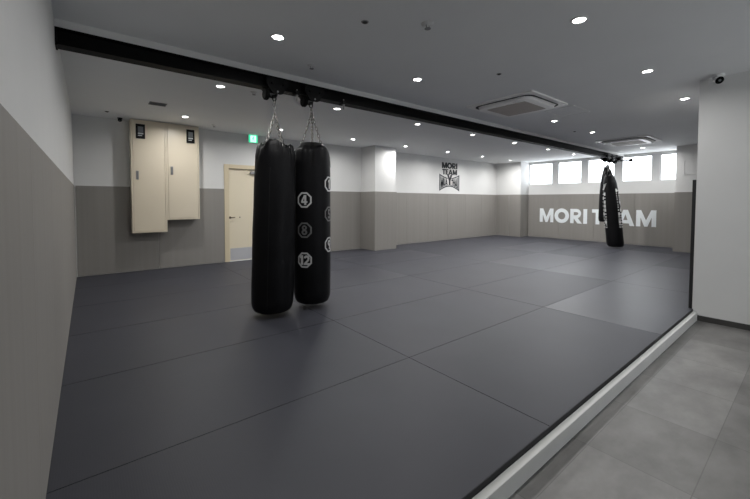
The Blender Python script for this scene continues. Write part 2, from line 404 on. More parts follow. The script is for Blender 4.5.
# ---------------------------------------------------------------- mats, kerb
tm = thing('training_mat', 'charcoal grey jointed mats covering the whole raised floor behind the white kerb', 'mat', (0, K, -.033))
xs = [-.002, 2.165, 4.395, 6.645, 8.89, 11.14, L - .003]; ys = [K, 1.92, 3.065, 4.21, 5.355, 6.5, D - .003]
for j in range(6):
    for i in range(6):
        x0, x1, y0, y1 = xs[i] + .0008, xs[i + 1] - .0008, ys[j] + (.0008 if j else 0), ys[j + 1] - .0008
        bm = bmesh.new(); fs = bx(bm, x0, x1, y0 - K, y1 - K, 0, .033)
        es = [e for e in bm.edges if all(v.co.z > .02 for v in e.verts)]
        bmesh.ops.bevel(bm, geom=es, offset=.002, segments=2, affect='EDGES')
        bm.normal_update()
        for f in bm.faces:
            if f.normal.z < .9: f.material_index = 1
        glossy = (i, j) in {(3, 2), (3, 0), (2, 0), (4, 1), (1, 3), (4, 3), (2, 4), (5, 2), (3, 1)}
        obj('mat_panel', bm, [M['mat_b'] if glossy else M['mat_a'], M['mat_edge']], tm)
tag(obj('kerb', box(RX0, L1, K - .042, K - .0005, FZ, -.031, bev=.004), M['kerb']), 'long white kerb board between the dark mats and the grey tiles', 'kerb')

# ---------------------------------------------------------------- beam
bm = bmesh.new()
BT, BB, BH = 2.604, 2.473, .063
bx(bm, RX0, L - .05, BY - BH, BY + BH, BT - .012, BT); bx(bm, RX0, L - .05, BY - BH, BY + BH, BB, BB + .012); bx(bm, RX0, L - .05, BY - .004 - .02, BY + .004, BB + .012, BT - .012)
bx(bm, RX0, RX0 + .012, BY - BH, BY + BH, BB - .01, BT)
tag(obj('steel_beam', bm, M['beam']), 'long black steel I-beam running across the ceiling from the left wall to the windows', 'beam')

def trolley(loc, label):
    t_ = thing('beam_trolley', label, 'trolley', loc, group='trolleys on the black ceiling beam')   # base = lifting eye at beam underside
    z = .0
    def plate(y):
        bm = bmesh.new()
        prism(bm, [(-.115, .105), (.115, .105), (.125, .09), (.125, .045), (.085, .0), (.06, -.05), (.03, -.062), (-.05, -.062), (-.075, -.03), (-.115, .02), (-.125, .045), (-.125, .09)], y - .006, y + .006)
        return bm
    for s in (-1, 1):
        p = obj('side_plate', plate(s * .088), M['black'], t_)
        for wx in (-.065, .065):
            bm = bmesh.new(); lathe(bm, [(0, -.016), (.012, -.016), (.026, -.012), (.03, -.012), (.031, .012), (0, .012)], 20, (wx, s * .058, .046), 'Y')
            obj('wheel', bm, M['black'], p, True)
            bm = bmesh.new(); lathe(bm, [(0, -.02), (.013, -.02), (.013, .0), (0, .0)], 6, (wx, s * .096 + (.0 if s < 0 else .02), .046), 'Y'); obj('axle_nut', bm, M['black'], p)
    bm = bmesh.new(); lathe(bm, [(0, -.024), (.052, -.024), (.062, -.014), (.062, .014), (.052, .024), (0, .024)], 24, (-.10, -.02, -.012 - .05), 'X')
    obj('bumper_wheel', bm, M['rubber'], t_, True)
    bm = bmesh.new(); tube(bm, [(0, -.1, -.035), (0, .1, -.035)], .011); tube(bm, [(-.10, -.02, -.062), (0, -.02, -.04)], .009); obj('cross_bolt', bm, M['steel'], t_)
    bm = boxes((-.022, .022, -.014, .014, -.075, -.028), bev=.004)
    tube(bm, [(-.018, 0, -.07), (-.02, 0, -.095), (-.012, 0, -.113), (.012, 0, -.113), (.02, 0, -.095), (.018, 0, -.07)], .0065)
    obj('shackle', bm, M['black'], t_, True)
    return t_
HX = (1.787, 2.240)
trolley((HX[0], BY, BB), 'black trolley on the beam carrying the left large punching bag')
trolley((HX[1], BY, BB), 'black trolley on the beam carrying the numbered punching bag')

def clamp(loc, label, mx=1):
    t_ = thing('beam_clamp', label, 'clamp', loc, group='small clamps on the black ceiling beam')
    bm = bmesh.new(); prism(bm, [(-.075, -.012), (-.075, .03), (-.045, .03), (-.045, .004), (.02, .004), (.02, -.012)], -.02, .02, 'YZ')
    for v in bm.verts: v.co.y -= .002
    obj('jaw', bm, M['black'], t_)
    bm = bmesh.new(); tube(bm, [(0, -.06, -.075), (0, -.06, .05)], .007); lathe(bm, [(0, 0), (.016, 0), (.016, .014), (0, .014)], 6, (0, -.06, -.03)); obj('bolt', bm, M['steel'], t_, True)
    return t_
clamp((2.66, BY, BB - .004), 'small steel clamp under the beam to the right of the numbered bag')
clamp((2.03, BY, BB - .004), 'small steel clamp under the beam between the two near bags')

# ---------------------------------------------------------------- punching bags
def bag_body(rprof, zt, wob, gather, dish, seed, segs=72, nz=70, tilt=(0, 0)):
    """soft leather cylinder: slack dents, gathered top edge, dished top"""
    bm = bmesh.new(); rings = []
    def rad(z):
        for (z0, r0), (z1, r1) in zip(rprof, rprof[1:]):
            if z0 <= z <= z1:
                t_ = (z - z0) / (z1 - z0); return r0 + (r1 - r0) * t_
        return rprof[-1][1]
    zs = [0, .003, .01, .022, .04, .065, .1] + [.1 + (zt - .1) * k / nz for k in range(1, nz + 1)]
    for z in zs:
        ring = []
        for k in range(segs):
            a = 2 * PI * k / segs; t_ = max(0, (z - (zt - .35)) / .35)
            r_ = rad(z)
            nn = noise.noise(Vector((math.cos(a) * 1.6, math.sin(a) * 1.6, z * 2.2 + seed)))
            n3 = noise.noise(Vector((math.cos(a) * 5, math.sin(a) * 5, z * 7 + seed * 3)))
            r_ *= 1 + wob * (nn * .5 + n3 * .18 * (1 + 3 * t_)) * min(1, z / .08)
            fold = math.sin(a * 9 + 2.5 * math.sin(a * 2 + seed)) * t_ * t_
            r_ += gather * fold * .6
            zz = z + t_ ** 2 * gather * (1.3 * math.cos(4 * a + seed) + .9 * math.cos(2 * a + seed * 1.7) + .8 * n3)
            ring.append(bm.verts.new((r_ * math.cos(a) + tilt[0] * z, r_ * math.sin(a) + tilt[1] * z, zz)))
        rings.append(ring)
    for s_, dz in ((.9, .012), (.78, .0), (.5, -dish), (.2, -dish * 1.1)):
        ring = []
        for k in range(segs):
            v = rings[len(zs) - 1][k].co; cx, cy = tilt[0] * zt, tilt[1] * zt
            zr = zt + (v.z - zt) * s_
            ring.append(bm.verts.new((cx + (v.x - cx) * s_, cy + (v.y - cy) * s_, zr + dz + .02 * noise.noise(Vector((v.x * 14 * s_, v.y * 14, seed))))))
        rings.append(ring)
    for a_, b2 in zip(rings, rings[1:]):
        for k in range(segs): bm.faces.new((a_[k], a_[(k + 1) % segs], b2[(k + 1) % segs], b2[k]))
    bm.faces.new(list(reversed(rings[0]))); bm.faces.new(rings[-1])
    return bm

# --- left bag: big plain bag with a slumped, gathered top
BL = (HX[0] - .041, BY - .004, .052); TL = 1.815
lb = thing('punching_bag', 'large plain black punching bag with slumped gathered top, left of the near pair', 'punching bag', BL, group='punching bags hanging from the beam')
profL = [(0, .16), (.003, .178), (.01, .192), (.022, .203), (.04, .212), (.065, .220), (.1, .226), (.3, .230), (.9, .229), (1.4, .223), (1.7, .211), (1.79, .194), (1.83, .174)]
obj('bag_body', bag_body(profL, TL, .035, .022, .05, 2.3, tilt=(.030, 0)), M['leather'], lb, True)
hz = BB - .11 - BL[2]                                       # shackle height above the bag's base
hx = HX[0] - BL[0]
bm = bmesh.new(); lathe(bm, [(0, 0), (.012, 0), (.016, .012), (.016, .03), (.009, .04), (0, .04)], 12, (hx, 0, hz - .04))
tube(bm, [(hx + .016 * math.cos(a), 0, hz - .052 + .016 * math.sin(a)) for a in [2 * PI * k / 14 for k in range(14)]], .004, 6, closed=True)
obj('swivel', bm, M['chrome'], lb, True)
obj('neck_chain', chain_bm((hx, 0, hz - .06), (hx + .004, 0, hz - .15)), M['chrome'], lb, True)
va = math.atan2(-3.797, -1.6)                              # direction towards the camera
for k, da in enumerate((-62, 20, 128, -122)):
    a = va + math.radians(da); rr_, ez = ((.115, TL + .02), (.185, TL - .02), (.115, TL + .02), (.115, TL + .02))[k]
    e = (rr_ * math.cos(a) + .05, rr_ * math.sin(a), ez)
    st = obj('hanging_chain', chain_bm((hx + .004, 0, hz - .147), e), M['chrome'], lb, True)
    bm = bmesh.new(); u = Vector((math.cos(a), math.sin(a), 0)); w = Vector((-math.sin(a), math.cos(a), 0))
    pts = [(.13, TL + .03), (.168, TL + .02), (.200, TL - .05), (.219, TL - .16)]
    A = [[bm.verts.new(tuple(u * r_ + w * (s_ * .02) + Vector((.030 * z, 0, z)))) for s_ in (-1, 1)] for r_, z in pts]
    for p, q_ in zip(A, A[1:]): bm.faces.new((p[0], p[1], q_[1], q_[0]))
    bmesh.ops.solidify(bm, geom=bm.faces[:], thickness=.006)
    obj('strap', bm, M['strap'], lb)
    bm = bmesh.new(); tube(bm, [tuple(Vector(e) + u * .02 * math.cos(t_) + Vector((0, 0, .02 * math.sin(t_)))) for t_ in [2 * PI * k2 / 12 for k2 in range(12)]], .004, 6, closed=True)
    obj('ring', bm, M['chrome'], lb, True)
# upright sewn seam
bm = bmesh.new(); a = va - .25; sk = .030
tube(bm, [((.2315 if .1 < z < 1.5 else .222) * math.cos(a) + sk * z, (.2315 if .1 < z < 1.5 else .222) * math.sin(a), z) for z in [.06 + 1.5 * k / 20 for k in range(21)]], .0035, 6)
obj('seam', bm, M['strap'], lb)

# --- right bag: numbered bag with flat top
BR = (HX[1] + .014, BY + .012, .06); TR = 1.825
rb = thing('punching_bag', 'black punching bag with white numbered octagon badges, right of the near pair', 'punching bag', BR, group='punching bags hanging from the beam')
RR = .219
profR = [(0, .155), (.003, .17), (.01, .183), (.022, .193), (.04, .201), (.065, .209), (.1, .215), (.3, .218), (.9, RR), (1.5, .218), (1.68, .215), (1.76, .208), (1.80, .200), (1.822, .182), (1.838, .15)]
obj('bag_body', bag_body(profR, TR, .012, .010, .03, 5.1), M['leather'], rb, True)
hz = BB - .11 - BR[2]
bm = bmesh.new(); lathe(bm, [(0, 0), (.012, 0), (.016, .012), (.016, .03), (.009, .04), (0, .04)], 12, (0, 0, hz - .04))
tube(bm, [(.016 * math.cos(a), 0, hz - .052 + .016 * math.sin(a)) for a in [2 * PI * k / 14 for k in range(14)]], .004, 6, closed=True)
obj('swivel', bm, M['chrome'], rb, True)
vb = math.atan2(-3.797, -2.086)
for k, da in enumerate((-88, 4, 92, 176)):
    a = vb + math.radians(da); e = (.112 * math.cos(a), .112 * math.sin(a), TR + .05)
    obj('hanging_chain', chain_bm((0, 0, hz - .06), e), M['chrome'], rb, True)
    u = Vector((math.cos(a), math.sin(a), 0)); w = Vector((-math.sin(a), math.cos(a), 0))
    bm = bmesh.new(); pts = [(.134, TR + .05), (.138, TR + .005), (.178, TR - .012), (.203, TR - .05), (.213, TR - .10), (.2225, TR - .22)]
    A = [[bm.verts.new(tuple(u * r_ + w * (s_ * .018) + Vector((0, 0, z)))) for s_ in (-1, 1)] for r_, z in pts]
    for p, q_ in zip(A, A[1:]): bm.faces.new((p[0], p[1], q_[1], q_[0]))
    bmesh.ops.solidify(bm, geom=bm.faces[:], thickness=.006)
    obj('strap', bm, M['strap'], rb)
    bm = bmesh.new(); tube(bm, [tuple(Vector(e) + u * .018 * math.cos(t_) + Vector((0, 0, .018 * math.sin(t_)))) for t_ in [2 * PI * k2 / 12 for k2 in range(12)]], .004, 6, closed=True)
    obj('ring', bm, M['chrome'], rb, True)
bm = bmesh.new(); lathe(bm, [(.12, TR - .02), (.134, TR - .01), (.131, TR + .05), (.126, TR + .056), (.12, TR + .05), (.12, TR - .02)], 48); obj('collar', bm, M['strap'], rb, True)

def on_bag(phi, zc, sx, sy, R_):
    return lambda u, v: (R_ * math.cos(phi + u * sx / R_), R_ * math.sin(phi + u * sx / R_), zc + v * sy)
def octa(r0, r1):
    P = lambda r_, k: (r_ * math.cos(PI / 8 + k * PI / 4), r_ * math.sin(PI / 8 + k * PI / 4))
    out = []
    for k in range(8):
        for q in range(3):
            l = lambda r_, t_: tuple(P(r_, k)[i] * (1 - t_) + P(r_, k + 1)[i] * t_ for i in (0, 1))
            out.append([l(r1, q / 3), l(r1, (q + 1) / 3), l(r0, (q + 1) / 3), l(r0, q / 3)])
    return out
def badge(txt, phi, z, m, lab):
    bm = bmesh.new(); fn = on_bag(phi, z - BR[2], .094, .094, RR + .0035)
    polys = octa(.80, 1.0)
    wp, wd = word_polys(txt, .08); h = 1.18
    for ch, ps in wp: polys += [[((px - wd / 2) * h * .95, (py - .5) * h) for px, py in p] for p in ps]
    nrm = (0, 0, 0)
    for p in polys:
        q = [Vector(fn(u, v)) for u, v in p]; c = sum(q, Vector()) / len(q); nn = Vector((c.x, c.y, 0)).normalized()
        A = [bm.verts.new(x) for x in q]; B = [bm.verts.new(x - nn * .002) for x in q]
        bm.faces.new(A)
        for i in range(len(q)): bm.faces.new((A[i], B[i], B[(i + 1) % len(q)], A[(i + 1) % len(q)]))
    o = obj('number_badge', bm, m, rb); o['label'] = lab
    return o
p1, p2 = math.radians(-142), math.radians(-55)
for t_, z, m, w_ in (('4', 1.273, 'badge', 'white'), ('8', .93, 'badge_faded', 'faded worn'), ('12', .587, 'badge', 'white')): badge(t_, p1, z, M[m], w_ + ' octagon badge with the number ' + t_)
for t_, z, m, w_ in (('1', 1.46, 'badge', 'white'), ('5', 1.11, 'badge_faded', 'faded worn'), ('9', .75, 'badge', 'white')): badge(t_, p2, z, M[m], w_ + ' octagon badge with the number ' + t_)

# --- the two bags bunched together by the windows
def far_bag(label, hook, top, bot, R_, neck, prints, seed):
    top, bot = Vector(top), Vector(bot); t_ = thing('punching_bag', label, 'punching bag', bot, group='punching bags hanging from the beam')
    Ln = (top - bot).z; tl = ((top - bot).x / Ln, (top - bot).y / Ln)
    prof = [(0, R_ * .72), (.01, R_ * .84), (.04, R_ * .93), (.1, R_ * .98), (.4, R_), (Ln - .95, R_ * .98), (Ln - .55, R_ * .86), (Ln - .30, R_ * .76), (Ln - .16, R_ * .60), (Ln - .05, neck * 1.15), (Ln, neck)]
    def rad_at(z):
        for (z0_, r0_), (z1_, r1_) in zip(prof, prof[1:]):
            if z0_ <= z <= z1_: return r0_ + (r1_ - r0_) * (z - z0_) / (z1_ - z0_)
        return R_
    obj('bag_body', bag_body(prof, Ln, .05, .03, .02, seed, 48, 60, tl), M['leather'], t_, True)
    hk = Vector(hook) - bot; tp = top - bot
    obj('hanging_chain', chain_bm(tuple(hk), tuple(tp + Vector((0, 0, -.02))), .015, .005, .045), M['chrome'], t_, True)
    bm = bmesh.new()
    tube(bm, [tuple(tp + Vector((.05 * math.cos(a), 0, .0 + .05 * math.sin(a)))) for a in [2 * PI * k / 14 for k in range(14)]], .008, 6, closed=True); obj('top_ring', bm, M['chrome'], t_, True)
    for phi0, z0, z1, n_, nm in prints:
        bm = bmesh.new(); rnd = random.Random(seed * 10 + phi0)
        for k in range(n_):
            zc = z0 + (z1 - z0) * (k + .5) / n_; h = (z1 - z0) / n_ * .40; w_ = .062
            kind = rnd.randrange(3)
            parts = [R4(-1, 1, .4, 1), R4(-1, 1, -1, -.4)] if kind == 0 else [R4(-1, -.2, -1, 1), R4(-.2, 1, -.3, .3)] if kind == 1 else [R4(-1, 1, -.3, .3), R4(.2, 1, -1, 1)]
            for p in parts:
                q = []
                for u, v in p:
                    a = math.radians(phi0) + u * w_ / R_; z = zc + v * h; r_ = rad_at(z) + .008
                    q.append(Vector((r_ * math.cos(a) + tl[0] * z, r_ * math.sin(a) + tl[1] * z, z)))
                A = [bm.verts.new(x) for x in q]; B = [bm.verts.new(x - Vector((math.cos(math.radians(phi0)), math.sin(math.radians(phi0)), 0)) * .012) for x in q]
                bm.faces.new(A)
                for i in range(4): bm.faces.new((A[i], B[i], B[(i + 1) % 4], A[(i + 1) % 4]))
        obj(nm, bm, M['print_w'], t_)
    return t_, tl
cam_a = math.degrees(math.atan2(-3.6, -11.5))
fa, tl = far_bag('tall black punching bag with white side print leaning by the windows, in front of another', (11.43, 3.64, BB - .11), (11.42, 3.582, 2.10), (11.35, 3.36, .04), .205, .055,
        [(cam_a - 62, .50, 1.48, 9, 'white_print'), (cam_a + 58, .52, 1.58, 10, 'white_print')], 3)
# slanted flash above the left-hand print
bm = bmesh.new(); q = []
for du, z in ((-.06, 1.54), (-.02, 1.54), (.09, 1.72), (.02, 1.69)):
    a = math.radians(cam_a - 56) + du / .195; r_ = .190; q.append((r_ * math.cos(a) + tl[0] * z, r_ * math.sin(a) + tl[1] * z, z))
A = [bm.verts.new(x) for x in q]; B = [bm.verts.new((x[0] * .94, x[1] * .94, x[2])) for x in q]; bm.faces.new(A)
for i in range(4): bm.faces.new((A[i], B[i], B[(i + 1) % 4], A[(i + 1) % 4]))
obj('white_flash', bm, M['print_w'], fa)
far_bag('shorter black punching bag tucked behind the leaning printed bag by the windows', (11.79, 3.69, BB - .11), (11.81, 3.77, 2.25), (11.83, 3.79, .68), .165, .055, [], 6)

trolley((11.40, BY, BB), 'black trolley far along the beam carrying the leaning printed bag')
trolley((11.76, BY, BB), 'black trolley far along the beam carrying the shorter bag behind')
trolley((12.14, BY, BB), 'empty black trolley at the end of the beam closest to the windows')
for x, dy, lab in ((11.58, -.28, 'short steel push bar sticking out between the far trolleys'), (12.27, -.36, 'long steel push bar sticking out at the window end of the beam')):
    t_ = thing('push_bar', lab, 'bar', (x, BY, BB - .0205))
    bm = bmesh.new(); tube(bm, [(0, .07, 0), (0, dy, -.01)], .016); obj('rod', bm, M['black'], t_, True)
    bm = bmesh.new(); lathe(bm, [(0, -.03), (.04, -.03), (.045, 0), (.04, .05), (0, .05)], 12, (0, dy, -.01), 'Y'); obj('knob', bm, M['rubber'], t_, True)
    bm = boxes((-.03, .03, -.078, .078, .004, .0203), (-.03, .03, -.078, -.064, .0203, .055), (-.03, .03, .064, .078, .0203, .055)); obj('jaw', bm, M['black'], t_)

# ---------------------------------------------------------------- lettering on the far padding
lt = thing('wall_lettering', 'large white block lettering across the taupe padding below the windows', 'lettering', (L, (6.11 + 2.78) / 2, .545))
cy = (6.11 + 2.78) / 2
for wd, ya, yb in (('MORI', 6.11, 4.57), ('TEAM', 4.43, 2.78)):
    ps, wtot = word_polys(wd); s = (ya - yb) / wtot
    for ch, pol in ps:
        bm = bmesh.new(); flat_polys(bm, pol, lambda u, v: (-.0005, ya - u * s - cy, v * .475), .004, (-1, 0, 0)); obj('letter', bm, M['vinyl_w'], lt)

# ---------------------------------------------------------------- emblem on the back wall
em = thing('wall_emblem', 'small dark emblem of stacked words over a bow-tie shape on the white back wall', 'emblem', (9.42, RY1, 1.59))
def put(polys, fn, m, name):
    bm = bmesh.new(); flat_polys(bm, polys, fn, .004, (0, -1, 0)); return obj(name, bm, m, em)
for wd, x0, x1, z0, z1 in (('MORI', -.375, .385, .735, .925), ('TEAM', -.355, .375, .535, .71)):
    ps, wtot = word_polys(wd, .07)
    for ch, pol in ps: put(pol + [[(u + .06, v) for u, v in p] for p in pol], lambda u, v: (x0 + (u - .03) * (x1 - x0) / wtot, -.0005, z0 + v * (z1 - z0)), M['vinyl_k'], 'letter')     # heavy strokes
def top(x): return .55 - .13 * (1 - min(1, abs(x) / .5) ** 1.6)
def bot(x): return .0 + .15 * (1 - min(1, abs(x) / .5) ** 1.8)
def band(f0, f1, x0, x1, n_=12):
    out = []
    for k in range(n_):
        a, b_ = x0 + (x1 - x0) * k / n_, x0 + (x1 - x0) * (k + 1) / n_
        out.append([(a, f0(a)), (b_, f0(b_)), (b_, f1(b_)), (a, f1(a))])
    return out
fr = band(lambda x: bot(x), lambda x: bot(x) + .036, -.5, .5, 20) + band(lambda x: top(x) - .036, lambda x: top(x), -.5, -.1, 8) + band(lambda x: top(x) - .035, lambda x: top(x), .1, .5, 8)
fr += band(lambda x: bot(x) + .035, lambda x: top(x) - .035, -.5, -.455, 2) + band(lambda x: bot(x) + .035, lambda x: top(x) - .035, .455, .5, 2)
put(fr, lambda u, v: (u, -.0005, v), M['vinyl_g'], 'bow_tie_frame')
put(band(lambda x: bot(x) + .05, lambda x: bot(x) + .062, -.44, .44, 16), lambda u, v: (u, -.0005, v), M['vinyl_g'], 'inner_line')
for wd, x0, x1 in (('MUA', -.435, -.10), ('THAI', .09, .425)):
    ps, wtot = word_polys(wd, .1)
    for ch, pol in ps:
        def fn(u, v, x0=x0, x1=x1, wtot=wtot):
            x = x0 + u * (x1 - x0) / wtot; lo = bot(x) + .06; hi = top(x) - .05
            return (x, -.0005, lo + v * (hi - lo))
        put(pol + [[(u + .035, v) for u, v in p] for p in pol], fn, M['vinyl_g'], 'letter')
put(G['Y'][1] + [[(u + .05, v) for u, v in p] for p in G['Y'][1]], lambda u, v: ((u - .47) * .26, -.0005, .20 + v * .33), M['vinyl_g'], 'letter')

# ---------------------------------------------------------------- distribution cabinets on the back wall
def cabinet(x0, x1, z0, label, meter_left):
    yf = D - .245; z1 = H - .012
    t_ = thing('electrical_cabinet', label, 'cabinet', (x0, RY1, z0), group='cream cabinets on the back wall')
    w = x1 - x0; h = z1 - z0; yd = yf - RY1
    pt = .02 if z0 < PAD else 0
    obj('cabinet_body', boxes((0, w, yd + .02, -.022, 0, h), (0, .022, yd, yd + .02, 0, h), (w - .022, w, yd, yd + .02, 0, h), (.022, w - .022, yd, yd + .02, 0, .022), (.022, w - .022, yd, yd + .02, h - .022, h)), M['cream'], t_)
    d_ = obj('cabinet_door', box(.026, w - .026, yd + .002, yd + .019, .026, h - .026, bev=.004), M['cream'], t_)
    hx, hz_ = (.085, 1.0 if meter_left else .89)
    bm = boxes((hx - .02, hx + .02, yd - .004, yd + .004, hz_ - .075, hz_ + .075), (hx - .011, hx + .011, yd - .012, yd - .003, hz_ - .05, hz_ + .03), bev=.003)
    obj('recessed_handle', bm, M['steel'], d_)
    mx = .075 if meter_left else w - .075 - .135
    mz = h - .32
    f = obj('meter_frame', boxes((mx, mx + .135, yd - .012, yd + .004, mz, mz + .25), bev=.004), M['black'], d_)
    obj('meter_display', box(mx + .03, mx + .108, yd - .015, yd - .011, mz + .11, mz + .205), M['lcd'], f)
    obj('meter_label', boxes((mx + .03, mx + .108, yd - .015, yd - .011, mz + .075, mz + .10), (mx + .03, mx + .09, yd - .015, yd - .011, mz + .045, mz + .06)), M['labelw'], f)
    return t_
cabinet(.757, 1.282, .70, 'longer cream metal cabinet with black meter window at top left, left of the pair', True)
cabinet(1.284, 1.825, .915, 'shorter cream metal cabinet with black meter window at top right, right of the pair', False)

# ---------------------------------------------------------------- exit sign
ex = thing('exit_sign', 'small lit green exit sign on the wall above the cream door', 'sign', (2.935, RY1, 2.49))
obj('housing', box(-.10, .10, -.05, 0, 0, .172, bev=.004), M['white_pl'], ex)
f = obj('lit_panel', box(-.095, .095, -.054, -.05, .005, .167), M['exit_g'], ex)
obj('white_door', box(-.055, .062, -.0555, -.054, .02, .152), M['exit_w'], f)
bm = bmesh.new(); y0, y1 = -.0575, -.0555
prism(bm, [(.005 + .013 * math.cos(a), .128 + .013 * math.sin(a)) for a in [2 * PI * k / 12 for k in range(12)]], y0, y1)
prism(bm, [(-.012, .111), (.012, .114), (.034, .094), (.028, .086), (.008, .100), (.004, .076), (.028, .058), (.022, .032), (.012, .034), (.015, .054), (-.008, .066), (-.03, .040), (-.044, .042), (-.042, .050), (-.032, .050), (-.016, .072), (-.012, .096), (-.03, .084), (-.036, .092)], y0, y1)
obj('running_figure', bm, M['exit_g'], f)

# ---------------------------------------------------------------- access hatch on the right pillar
ht = thing('wall_hatch', 'small square white access hatch on the right-hand pillar', 'hatch', (11.756, 1.86, 1.93))
bm = boxes((-.008, 0, -.19, .19, 0, .012), (-.008, 0, -.19, .19, .348, .36), (-.008, 0, -.19, -.178, .012, .348), (-.008, 0, .178, .19, .012, .348)); obj('hatch_frame', bm, M['white_pl'], ht)
obj('hatch_door', box(-.004, 0, -.175, .175, .015, .345), M['wall'], ht)

# ---------------------------------------------------------------- ceiling downlights
def ring_bm():
    bm = bmesh.new(); lathe(bm, [(.042, 0), (.046, -.008), (.056, -.007), (.061, 0), (.042, 0)], 28); return bm
def lens_bm():
    bm = bmesh.new(); lathe(bm, [(0, -.0035), (.0415, -.0035), (.0415, 0), (0, 0)], 24); return bm
ring_me = lens_me = lamp_d = None
POW = 16.5
def downlight(x, y, label, group, pw=1.0):
    global ring_me, lens_me, lamp_d
    t_ = thing('ceiling_downlight', label, 'ceiling light', (x, y, H), group=group)
    if ring_me is None:
        a = obj('trim_ring', ring_bm(), M['white_pl'], t_, True); ring_me = a.data
        b_ = obj('lens', lens_bm(), M['lens'], t_); lens_me = b_.data
        lamp_d = bpy.data.lights.new('lamp', 'AREA'); lamp_d.shape = 'DISK'; lamp_d.size = .082; lamp_d.energy = POW; lamp_d.color = (1, .99, .975); lamp_d.spread = math.radians(165)
    else:
        for nm, me in (('trim_ring', ring_me), ('lens', lens_me)):
            o = bpy.data.objects.new(nm, me); C.objects.link(o); o.parent = t_
    ld = lamp_d.copy(); ld.energy = POW * pw      # power scaled per lamp to imitate the brightness fall-off towards the camera
    lo = bpy.data.objects.new('lamp', ld); C.objects.link(lo); lo.parent = t_; lo.location = (0, 0, -.005)
    return t_
GX = [1.46, 3.145, 4.87, 6.51, 8.15, 9.82, 11.40]
DIM = [.74, .85, 1.0, 1.15, 1.25, 1.35, 1.5]
NTH = ['first', 'second', 'third', 'fourth', 'fifth', 'sixth', 'seventh']
rows = [(1.08, [0, 1, 2, 3], 'the row directly above the white kerb'), (2.815, [0, 1, 3, 4, 6], 'the row just before the black beam'),
        (4.51, [0, 1, 2, 3, 4, 5, 6], 'the first row behind the black beam'), (6.55, [0, 1, 2, 3, 4, 5, 6], 'the row closest to the back wall')]
for y, ids, nm in rows:
    for n_, i in enumerate(ids):
        downlight(GX[i], y, 'lit round downlight, %s from left in %s' % (NTH[n_], nm), 'round ceiling downlights', DIM[i] * (.55 if y < 2 else .9 if y < 4 else (1.12 if i < 2 else .95) if y > 6 else 1))

# ---------------------------------------------------------------- ceiling air conditioners
def cassette(x, y, label):
    t_ = thing('ceiling_air_conditioner', label, 'air conditioner', (x, y, H), group='ceiling air conditioners'); t_.scale = (1.07, 1.07, 1)
    def rr(h, r_, n_=6):
        pts = []
        for cx, cy_, a0 in ((h - r_, h - r_, 0), (-h + r_, h - r_, 90), (-h + r_, -h + r_, 180), (h - r_, -h + r_, 270)):
            for k in range(n_ + 1):
                a = math.radians(a0 + 90 * k / n_); pts.append((cx + r_ * math.cos(a), cy_ + r_ * math.sin(a)))
        return pts
    bm = bmesh.new(); prism(bm, rr(.475, .02), -.022, 0, 'XY'); obj('panel', bm, M['acwhite'], t_)
    bm = bmesh.new(); prism(bm, rr(.415, .12), -.026, -.022, 'XY'); obj('air_slot', bm, M['slot'], t_)
    bm = bmesh.new()                                     # lower deck, tapering downward
    lo, hi = rr(.365, .10), rr(.385, .11)
    A = [bm.verts.new((a, b_, -.026)) for a, b_ in hi]; B = [bm.verts.new((a, b_, -.062)) for a, b_ in lo]
    bm.faces.new(A); bm.faces.new(list(reversed(B)))
    for k in range(len(A)): bm.faces.new((A[k], B[k], B[(k + 1) % len(A)], A[(k + 1) % len(A)]))
    d_ = obj('lower_deck', bm, M['acwhite'], t_)
    bm = bmesh.new(); prism(bm, rr(.275, .02), -.066, -.0615, 'XY'); obj('intake_grille', bm, M['grille'], d_)
    for k in range(4):
        bm = bmesh.new(); bx(bm, -.27, .27, -.012, .012, -.003, .003, bev=.002)
        o = obj('louvre', bm, M['acwhite'], t_); a = k * PI / 2
        o.rotation_euler = (math.radians(32), 0, a)
        o.location = (.401 * math.sin(a), -.401 * math.cos(a), -.034)
    return t_
cassette(5.05, 2.69, 'square white ceiling air conditioner with tan grille, nearest to the camera')
cassette(9.86, 2.70, 'square white ceiling air conditioner farther off, near the windows')

# ceiling access hatch, vent, sprinklers, sensors
hc = thing('ceiling_hatch', 'flush square access hatch in the ceiling beside the nearer air conditioner', 'hatch', (6.0, 2.39, H))
bm = boxes((-.29, .29, -.22, -.212, -.004, 0), (-.29, .29, .212, .22, -.004, 0), (-.29, -.282, -.212, .212, -.004, 0), (.282, .29, -.212, .212, -.004, 0)); obj('hatch_frame', bm, M['white_pl'], hc)
obj('hatch_door', box(-.278, .278, -.208, .208, -.0025, 0), M['ceil'], hc)
vt = thing('ceiling_vent', 'dark rectangular vent grille in the ceiling in front of the cream cabinets', 'vent', (.985, 5.93, H)); vt.scale = (.8, .85, 1)
bm = boxes((-.135, .135, -.10, -.088, -.008, 0), (-.135, .135, .088, .10, -.008, 0), (-.135, -.123, -.088, .088, -.008, 0), (.123, .135, -.088, .088, -.008, 0)); obj('vent_frame', bm, M['grey_pl'], vt)
obj('vent_backing', box(-.123, .123, -.088, .088, -.003, 0), M['slot'], vt)
for k in range(7):
    o = obj('slat', box(-.122, .122, -.008, .008, -.001, .001), M['grey_pl'], vt); o.location = (0, -.075 + .025 * k, -.007); o.rotation_euler = (.6, 0, 0)

